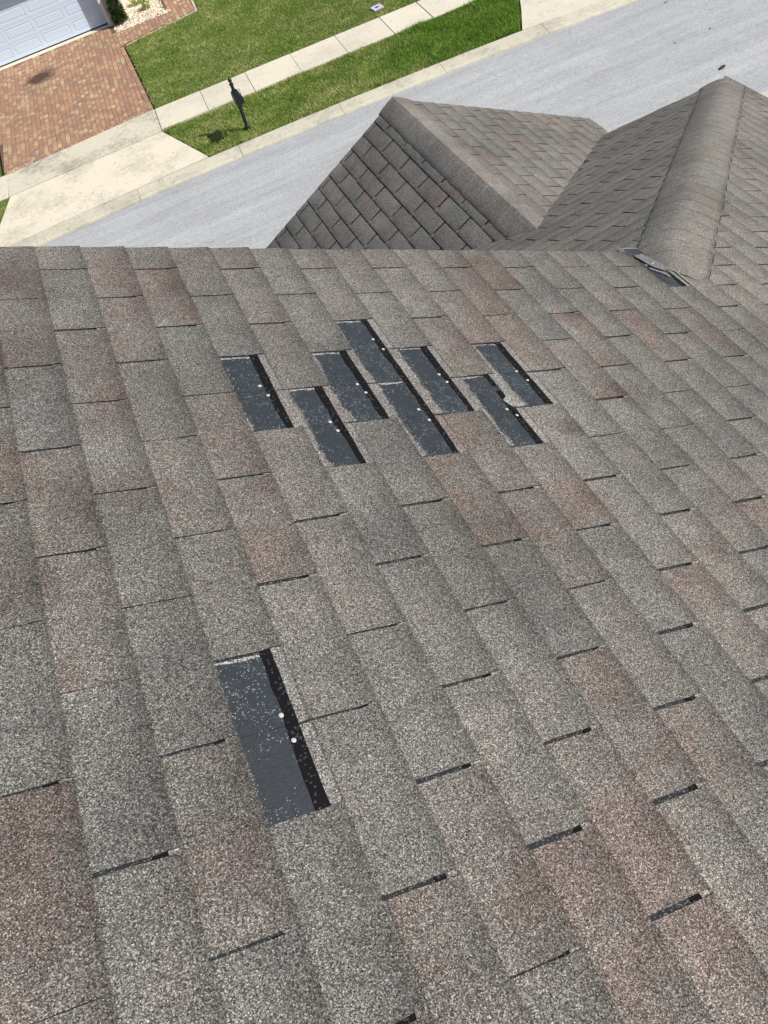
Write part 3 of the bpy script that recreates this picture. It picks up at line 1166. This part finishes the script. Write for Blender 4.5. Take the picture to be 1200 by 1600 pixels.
# field: columns running down the drive with staggered joints
x = -7.0
col = 0
while x < 1.7:
    wdt = 0.150
    y = 26.3 + (col % 2) * 0.11 + q.uniform(0, 0.02)
    while y < 37.5:
        ln_ = q.choice((0.225, 0.225, 0.15))
        edge_x = -1.06 - 0.27 * (y + ln_ / 2 - 26.8) / 5.9 - 0.163
        low_y = 26.46 + (x + 6.1) * 0.067 + 0.165
        xa, xb, ya, yb = x, x + wdt, y, y + ln_
        if y < 32.6:
            xb = min(xb, edge_x)
        ya = max(ya, low_y)
        if xb - xa > 0.03 and yb - ya > 0.03:
            paver((xa + xb) / 2, (ya + yb) / 2, xb - xa, yb - ya)
        y += ln_
    x += wdt
    col += 1
# border courses
y = 26.90
while y < 32.7:
    ex = -1.06 - 0.27 * (y - 26.8) / 5.9
    paver(ex - 0.085, y, 0.15, 0.15, 0.045)
    y += 0.15
x = -6.1
while x < -1.15:
    paver(x, 26.46 + (x + 6.1) * 0.067 + 0.085, 0.15, 0.15, 0.067)
    x += 0.15
tag(st(mb, 'pavers', m_paver, driveway), kind='stuff')
# thin concrete haunch along the path edge
mb = MB()
a, b = Vector((-1.33, 32.72)), Vector((1.56, 33.30))
mb.prism([(-1.20, 32.68), (1.64, 33.25), (1.68, 34.6), (1.60, 34.6), (1.56, 33.33), (-1.22, 32.76)], -0.06, -0.006)
tag(st(mb, 'path_edging', m_kerb), kind='structure')

# ------------------------------------------------------------------ lawns
lawn1 = [(-1.00, 26.80), (30, 26.80), (30, 48), (1.72, 48), (1.70, 33.25), (-1.23, 32.66)]
strip1 = [(-1.00, 25.10), (10.36, 25.19), (10.15, 24.1), (9.38, 22.34 + 0.02), (7.0, 22.40), (3.2, 22.48), (0.0, 22.50)]
lawn2 = [(-30, 26.3), (-7, 26.3), (-6.22, 26.44), (-6.32, 28.3), (-6.9, 35.0), (-30, 35)]
strip2 = [(-30, 24.8), (-7.0, 24.86), (-5.98, 24.92), (-6.36, 23.38), (-6.6, 22.0), (-12, 21.5), (-30, 21.5)]
strip3 = [(16.1, 25.19), (30, 25.19), (30, 22.0), (16.65, 22.0)]
near = [(-40, 14.65), (40, 14.65), (40, 1.5), (-40, 1.5)]
grass_root = None
for nm, poly in (('lawn', lawn1), ('lawn', lawn2), ('lawn', strip1), ('lawn', strip2), ('lawn', strip3), ('lawn', near)):
    mb = MB()
    mb.prism(poly, -0.1, -0.005 if poly is not near else 0.0)
    tag(st(mb, nm, m_soil), kind='structure')


def blades(poly, dens, h, wd, mat, seed, only=None, jitter=0.03):
    g = np.random.default_rng(seed)
    P = np.array(poly)
    x0, y0 = P.min(0)
    x1, y1 = P.max(0)
    x0, x1, y1 = max(x0, -8.5), min(x1, 17.5), min(y1, 40)
    n = int((x1 - x0) * (y1 - y0) * dens)
    X = g.uniform(x0 - jitter, x1 + jitter, n)
    Y = g.uniform(y0 - jitter, y1 + jitter, n)
    inn = np.zeros(n, bool)
    k = len(poly)
    for i in range(k):
        ax, ay = poly[i]
        bx, by = poly[(i + 1) % k]
        if ay == by:
            continue
        c = ((ay > Y) != (by > Y)) & (X < (bx - ax) * (Y - ay) / (by - ay) + ax)
        inn ^= c
    if only is not None:
        inn &= only(X, Y, g)
    X, Y = X[inn], Y[inn]
    n = len(X)
    X = X + g.normal(0, 0.022, n)
    Y = Y + g.normal(0, 0.022, n)
    a = g.uniform(0, 2 * np.pi, n)
    hh = h * g.uniform(0.55, 1.25, n)
    clump = 0.75 + 0.5 * np.sin(X * 3.1 + 1.3 * np.sin(Y * 2.3)) * np.sin(Y * 2.7 + np.sin(X * 1.7))
    hh *= np.clip(clump, 0.55, 1.25)
    ww = wd * g.uniform(0.6, 1.2, n)
    lean = hh * g.uniform(0.25, 1.1, n)
    b = g.uniform(0, 2 * np.pi, n)
    V = np.empty((n, 3, 3))
    V[:, 0] = np.c_[X - np.cos(a) * ww, Y - np.sin(a) * ww, np.full(n, -0.02)]
    V[:, 1] = np.c_[X + np.cos(a) * ww, Y + np.sin(a) * ww, np.full(n, -0.02)]
    V[:, 2] = np.c_[X + np.cos(b) * lean, Y + np.sin(b) * lean, hh]
    me = bpy.data.meshes.new('grass')
    me.vertices.add(3 * n)
    me.vertices.foreach_set('co', V.ravel())
    me.loops.add(3 * n)
    me.loops.foreach_set('vertex_index', np.arange(3 * n, dtype=np.int32))
    me.polygons.add(n)
    me.polygons.foreach_set('loop_start', np.arange(0, 3 * n, 3, dtype=np.int32))
    me.polygons.foreach_set('loop_total', np.full(n, 3, dtype=np.int32))
    me.update(calc_edges=True)
    me.materials.append(mat)
    o = bpy.data.objects.new('grass', me)
    COL.objects.link(o)
    o.matrix_world = STREET
    return o


lawnview = [(-1.02, 26.78), (16, 26.78), (16, 38), (1.70, 38), (1.70, 33.23), (-1.25, 32.64)]
lush = lambda X, Y, g: g.uniform(0, 1, len(X)) < np.clip((X - 5.2) / 2.2 + 0.25 * np.sin(Y * 3), 0, 1)
thin = lambda X, Y, g: g.uniform(0, 1, len(X)) > np.clip((X - 5.2) / 2.2 + 0.25 * np.sin(Y * 3), 0, 0.97)
tag(blades(lawnview, 2300, 0.055, 0.013, m_grass, 1), 'mown green lawn with pale dry tips behind the sidewalk', 'grass', kind='stuff')
tag(blades(strip1, 2500, 0.085, 0.013, m_grass, 2, thin), 'mown green verge between sidewalk and kerb around the mailbox', 'grass', kind='stuff')
tag(blades(strip1, 3000, 0.105, 0.011, m_lush, 3, lush), 'longer deep green grass at the far end of the verge', 'grass', kind='stuff')
tag(blades(lawn2, 1500, 0.045, 0.0095, m_grass, 4), 'small patch of lawn left of the brick driveway', 'grass', kind='stuff')
tag(blades(strip2, 2500, 0.055, 0.0095, m_grass, 5), 'corner of verge grass left of the concrete apron', 'grass', kind='stuff')

# ------------------------------------------------------------------ garage across the street
garage = bpy.data.objects.new('garage_house', None)
COL.objects.link(garage)
garage.matrix_world = STREET
tag(garage, 'cream house across the street with white panelled garage door', 'house')
GYF, GYD = 35.05, 35.42
mb = MB()
mb.box(-1.60, -1.46, GYF, GYF + 0.62, 0, 2.6)
st(mb, 'jamb', m_trim, garage)
mb = MB()
mb.box(-7.0, -6.53, GYF, 36.2, 0, 3.35)
mb.box(-1.457, -0.85, GYF + 0.03, 36.2, 0, 3.35)
mb.box(-6.53, -1.457, GYF + 0.02, 36.2, 2.28, 3.35)
mb.box(-7.0, -0.85, 36.2, 46, 0, 3.35)
mb.box(-0.85, 6.0, 38.2, 46, 0, 3.35)
tag(st(mb, 'wall', m_stucco, garage))
mb = MB()
mb.box(-6.53, -1.60, 35.13, 35.62, -0.05, 0.006)
st(mb, 'sill', m_conc, garage)
mb = MB()
mb.box(-6.52, -1.60, GYD + 0.012, GYD + 0.06, 0.05, 2.24)
door = st(mb, 'garage_door', m_door, garage)
mb = MB()
mb.box(-6.52, -1.60, GYD + 0.0, GYD + 0.05, 0.008, 0.048)
st(mb, 'bottom_seal', m_rubber, door)
ROW = 0.5425
pan = MB()
# one door section with four raised panels is built up from rails, stiles and panels
rail = MB()
for k in range(4):
    z0 = 0.052 + k * ROW
    rail.box(-6.52, -1.60, GYD, GYD + 0.013, z0, z0 + 0.100)
    rail.box(-6.52, -1.60, GYD, GYD + 0.013, z0 + 0.435, z0 + ROW - 0.006)
    for xs in ((-6.52, -6.43), (-5.30, -5.20 - .03), (-4.205 + .02, -4.06), (-2.99, -2.84), (-1.72, -1.60)):
        pass
    for cx in (-6.47, -5.28 + .0, -4.13, -2.915, -1.67):
        hw = 0.075 if -6 < cx < -2 else 0.05
        rail.box(cx - hw, cx + hw, GYD + 0.0005, GYD + 0.0125, z0 + 0.100, z0 + 0.435)
st(rail, 'door_frame', m_door, door)
for k in range(4):
    z0 = 0.052 + k * ROW
    for a, b in ((-6.42, -5.355), (-5.205, -4.205), (-4.055, -2.99), (-2.84, -1.72)):
        mb = MB()
        x0, x1, za, zb = a + 0.012, b - 0.012, z0 + 0.112, z0 + 0.423
        d = 0.03
        mb.add([(x0, GYD + 0.013, za), (x1, GYD + 0.013, za), (x1, GYD + 0.013, zb), (x0, GYD + 0.013, zb),
                (x0 + d, GYD + 0.002, za + d), (x1 - d, GYD + 0.002, za + d), (x1 - d, GYD + 0.002, zb - d), (x0 + d, GYD + 0.002, zb - d)],
               [(0, 1, 5, 4), (1, 2, 6, 5), (2, 3, 7, 6), (3, 0, 4, 7), (4, 5, 6, 7)])
        st(mb, 'panel', m_door, door)
mb = MB()
m_tile = Mat('roof tile', 0.85, 0.2)
m_tile = m_tile.color(m_tile.mix(m_tile.noise(9, 3), (0.20, 0.13, 0.10), (0.32, 0.22, 0.17)))
A = [(-7.4, 34.78, 3.35), (-0.45, 34.78, 3.35), (-0.45, 46.4, 3.35), (-7.4, 46.4, 3.35), (-3.9, 38.2, 5.2), (-3.9, 43, 5.2)]
mb.add(A, [(0, 1, 4), (1, 2, 5, 4), (2, 3, 5), (3, 0, 4, 5), (3, 2, 1, 0)])
A = [(-0.43, 37.8, 3.35), (6.4, 37.8, 3.35), (6.4, 46.4, 3.35), (-0.43, 46.4, 3.35), (-3.0, 42, 5.19), (2.6, 42, 5.19)]
mb.add(A, [(0, 1, 5, 4), (1, 2, 5), (2, 3, 4, 5), (3, 2, 1, 0), (3, 0, 4)])
st(mb, 'roof', m_tile, garage)

# gravel bed, shrub, small plants
mb = MB()
mb.prism([(-1.47, 34.47), (0.49, 34.44), (0.47, 37.4), (-0.8, 37.4), (-0.8, 36.2), (-1.47, 35.06)], -0.1, 0.0)
tag(st(mb, 'flower_bed', m_mulch), kind='structure')


def scatter_stones(n, seed):
    g = random.Random(seed)
    mb = MB()
    for _ in range(n):
        if g.random() < 0.88:
            x, y = g.uniform(-1.45, 0.55), g.uniform(34.42, 37.3)
        else:
            x, y = g.uniform(-1.4, 0.75), g.uniform(34.2, 34.5)
        if x < -0.85 and y > 35.1:
            continue
        s = g.uniform(0.018, 0.05)
        a = g.uniform(0, 6.28)
        ca, sa = math.cos(a), math.sin(a)
        vs = []
        for (px_, py_, pz_) in ((1, 0, 0), (0.2, 0.9, 0), (-0.9, 0.3, 0), (-0.3, -0.9, 0), (0, 0, 0.75), (0.3, 0.2, 0.7)):
            k = g.uniform(0.75, 1.2)
            X, Y, Z = px_ * s * k, py_ * s * k * 0.75, pz_ * s * 0.8
            vs.append((x + X * ca - Y * sa, y + X * sa + Y * ca, 0.002 + Z))
        mb.add(vs, [(0, 1, 5), (1, 4, 5), (1, 2, 4), (2, 3, 4), (3, 0, 4), (0, 5, 4)])
    return mb


tag(st(scatter_stones(2600, 4), 'gravel', m_gravel), 'white and tan gravel bed beside the garage door', 'gravel', kind='stuff')


def leafy(name, cx, cy, rx, ry, z0, z1, n, ls, mat, label, seed, cat='shrub', taper=0.4):
    g = random.Random(seed)
    root = bpy.data.objects.new(name, None)
    COL.objects.link(root)
    root.matrix_world = STREET @ Matrix.Translation((cx, cy, 0))
    tag(root, label, cat)
    mb = MB()
    for k in range(5):
        a = g.uniform(0, 6.28)
        ex, ey = rx * 0.5 * math.cos(a), ry * 0.5 * math.sin(a)
        top = z1 * g.uniform(0.6, 0.85)
        rad = 0.012 if z1 > 0.6 else 0.005
        vs = []
        for (x, y, z, r_) in ((0, 0, 0, rad), (ex * .5, ey * .5, top * .5, rad * .8), (ex, ey, top, rad * .4)):
            for j in range(5):
                b = 6.283 * j / 5
                vs.append((x + r_ * math.cos(b), y + r_ * math.sin(b), z))
        fs = [(i * 5 + j, i * 5 + (j + 1) % 5, (i + 1) * 5 + (j + 1) % 5, (i + 1) * 5 + j) for i in range(2) for j in range(5)]
        mb.add(vs, fs)
    mb.build('stem', m_bark, root, (0, 0, 0))
    mb = MB()
    for _ in range(n):
        u = g.random()
        z = z0 + (z1 - z0) * u
        prof_r = (1 - taper * u) * (0.75 + 0.25 * math.sin(u * 3.14))
        a = g.uniform(0, 6.28)
        wob = 0.82 + 0.25 * math.sin(a * 3 + z * 6) * math.sin(z * 9 + a)
        r_ = math.sqrt(g.uniform(0.15, 1)) * prof_r * wob
        x, y = rx * r_ * math.cos(a), ry * r_ * math.sin(a)
        d = Vector((math.cos(a) + g.uniform(-.6, .6), math.sin(a) + g.uniform(-.6, .6), g.uniform(-0.3, 0.9))).normalized()
        sd = d.cross(Vector((g.uniform(-1, 1), g.uniform(-1, 1), 1))).normalized()
        L = ls * g.uniform(0.6, 1.3)
        p = Vector((x, y, z))
        up = d.cross(sd) * L * 0.12
        mb.add([p, p + d * L * .5 + sd * L * .28 + up, p + d * L, p + d * L * .5 - sd * L * .28 + up], [(0, 1, 2), (0, 2, 3)])
    o = mb.build('foliage', mat, root, (0, 0, 0))
    tag(o, kind='stuff')
    return root


leafy('shrub', -1.10, 34.92, 0.34, 0.30, 0.06, 1.15, 2600, 0.075, m_leaf, 'dark green bushy shrub at the corner of the garage door', 3)
leafy('small_plant', -0.02, 35.35, 0.13, 0.13, 0.02, 0.36, 130, 0.11, m_grass, 'small grassy plant in the middle of the white gravel bed', 4, 'plant', 0.1)
leafy('small_plant', -0.25, 36.2, 0.24, 0.2, 0.02, 0.36, 260, 0.09, m_grass, 'wider low plant at the back of the gravel bed', 5, 'plant', 0.1)

# ------------------------------------------------------------------ mailbox
mail = bpy.data.objects.new('mailbox', None)
COL.objects.link(mail)
mail.matrix_world = STREET @ Matrix.Translation((1.28, 23.15, -0.01)) @ Matrix.Rotation(0.06, 4, 'Z')
tag(mail, 'black mailbox on a post with finial standing on the grass verge', 'mailbox')
mb = MB()
mb.lathe([(0.075, 0), (0.075, 0.10), (0.055, 0.14), (0.048, 0.16), (0.048, 1.26), (0.062, 1.27), (0.062, 1.30), (0.045, 1.31)], 14)
mb.build('post', m_black, mail, (0, 0, 0), smooth=False)
mb = MB()
mb.lathe([(0.030, 1.31), (0.028, 1.335), (0.050, 1.36), (0.058, 1.39), (0.050, 1.42), (0.026, 1.45), (0.018, 1.47), (0.004, 1.49)], 14)
mb.build('finial', m_black, mail, (0, 0, 0), smooth=True)
mb = MB()
mb.box(-0.03, 0.03, -0.50, 0.16, 0.86, 0.92)
mb.box(-0.02, 0.02, -0.34, -0.04, 0.70, 0.74)
mb.build('arm', m_black, mail, (0, 0, 0))
# box with a rounded top
n = 10
prof_ = [(-0.11, 0.925), (0.11, 0.925)] + [(0.11 * math.cos(math.pi * k / n), 1.065 + 0.11 * math.sin(math.pi * k / n)) for k in range(n + 1)]
vs = [(x, -0.53, z) for x, z in prof_] + [(x, -0.045, z) for x, z in prof_]
m = len(prof_)
mb = MB()
mb.add(vs, [tuple(range(m)), tuple(range(2 * m - 1, m - 1, -1))] + [(i, m + i, m + (i + 1) % m, (i + 1) % m) for i in range(m)])
box = mb.build('box', m_box, mail, (0, 0, 0))
vs = [(x * 1.04, -0.545, 0.925 + (z - 0.925) * 1.02) for x, z in prof_] + [(x * 1.04, -0.525, 0.925 + (z - 0.925) * 1.02) for x, z in prof_]
mb = MB()
mb.add(vs, [tuple(range(m)), tuple(range(2 * m - 1, m - 1, -1))] + [(i, m + i, m + (i + 1) % m, (i + 1) % m) for i in range(m)])
mb.build('door', m_box, box, (0, 0, 0))
mb = MB()
mb.box(0.128, 0.136, -0.22, -0.19, 0.98, 1.16)
mb.box(0.128, 0.136, -0.22, -0.12, 1.12, 1.17)
mb.build('flag', m_flag, box, (0, 0, 0))

# ------------------------------------------------------------------ small things
vb = bpy.data.objects.new('valve_box', None)
COL.objects.link(vb)
vb.matrix_world = STREET @ Matrix.Translation((6.76, 27.46, -0.02)) @ Matrix.Rotation(0.15, 4, 'Z')
tag(vb, 'pale lavender square valve box lid with dark hole sunk in the lawn', 'valve box')
mb = MB()
for a, b, c2, d in ((-0.17, 0.17, -0.17, -0.12), (-0.17, 0.17, 0.12, 0.17), (-0.17, -0.12, -0.12, 0.12), (0.12, 0.17, -0.12, 0.12)):
    mb.box(a, b, c2, d, -0.05, 0.055)
mb.build('frame', m_lav, vb, (0, 0, 0))
mb = MB()
mb.box(-0.118, 0.118, -0.118, 0.118, -0.05, 0.050)
mb.build('lid', m_lav, vb, (0, 0, 0))
mb = MB()
mb.box(-0.055, 0.055, -0.05, 0.05, 0.045, 0.054)
mb.build('lid_hole', m_hole, vb, (0, 0, 0))


def leaf_thing(x, y, L, rot, label, name='fallen_leaf', parent=None, mw=None):
    vs, fs = [], []
    nseg = 8
    for i in range(nseg + 1):
        t = i / nseg
        wv = L * 0.24 * math.sin(math.pi * min(t * 1.02, 1)) ** 0.8 + 0.001
        z = 0.012 + 0.10 * L * (2 * t - 1) ** 2
        xx = (t - 0.5) * L
        vs += [(xx, -wv, z + wv * 0.35), (xx, 0.06 * L * math.sin(t * 4), z), (xx, wv, z + wv * 0.5)]
    for i in range(nseg):
        for j in range(2):
            a = i * 3 + j
            fs.append((a, a + 3, a + 4, a + 1))
    me = mesh_from(name, vs, fs, m_dryleaf, True)
    o = link(name, me)
    o.matrix_world = STREET @ Matrix.Translation((x, y, -0.034)) @ Matrix.Rotation(rot, 4, 'Z')
    sm = o.modifiers.new('thick', 'SOLIDIFY')
    sm.thickness = 0.003
    tag(o, label, 'leaf', 'leaves lying on the road')
    return o


leaf_thing(12.09, 16.83, 0.21, 0.45, 'largest dark leaf lying on the road beyond the hip corner')
leaf_thing(12.93, 18.67, 0.06, 0.9, 'tiny dark leaf on the road, further right of the two near mid road')
leaf_thing(11.96, 18.69, 0.06, 0.3, 'tiny dark leaf on the road, left one of the two near mid road')
leaf_thing(12.94, 20.77, 0.07, 0.5, 'small dark leaf on the road close to the far kerb')
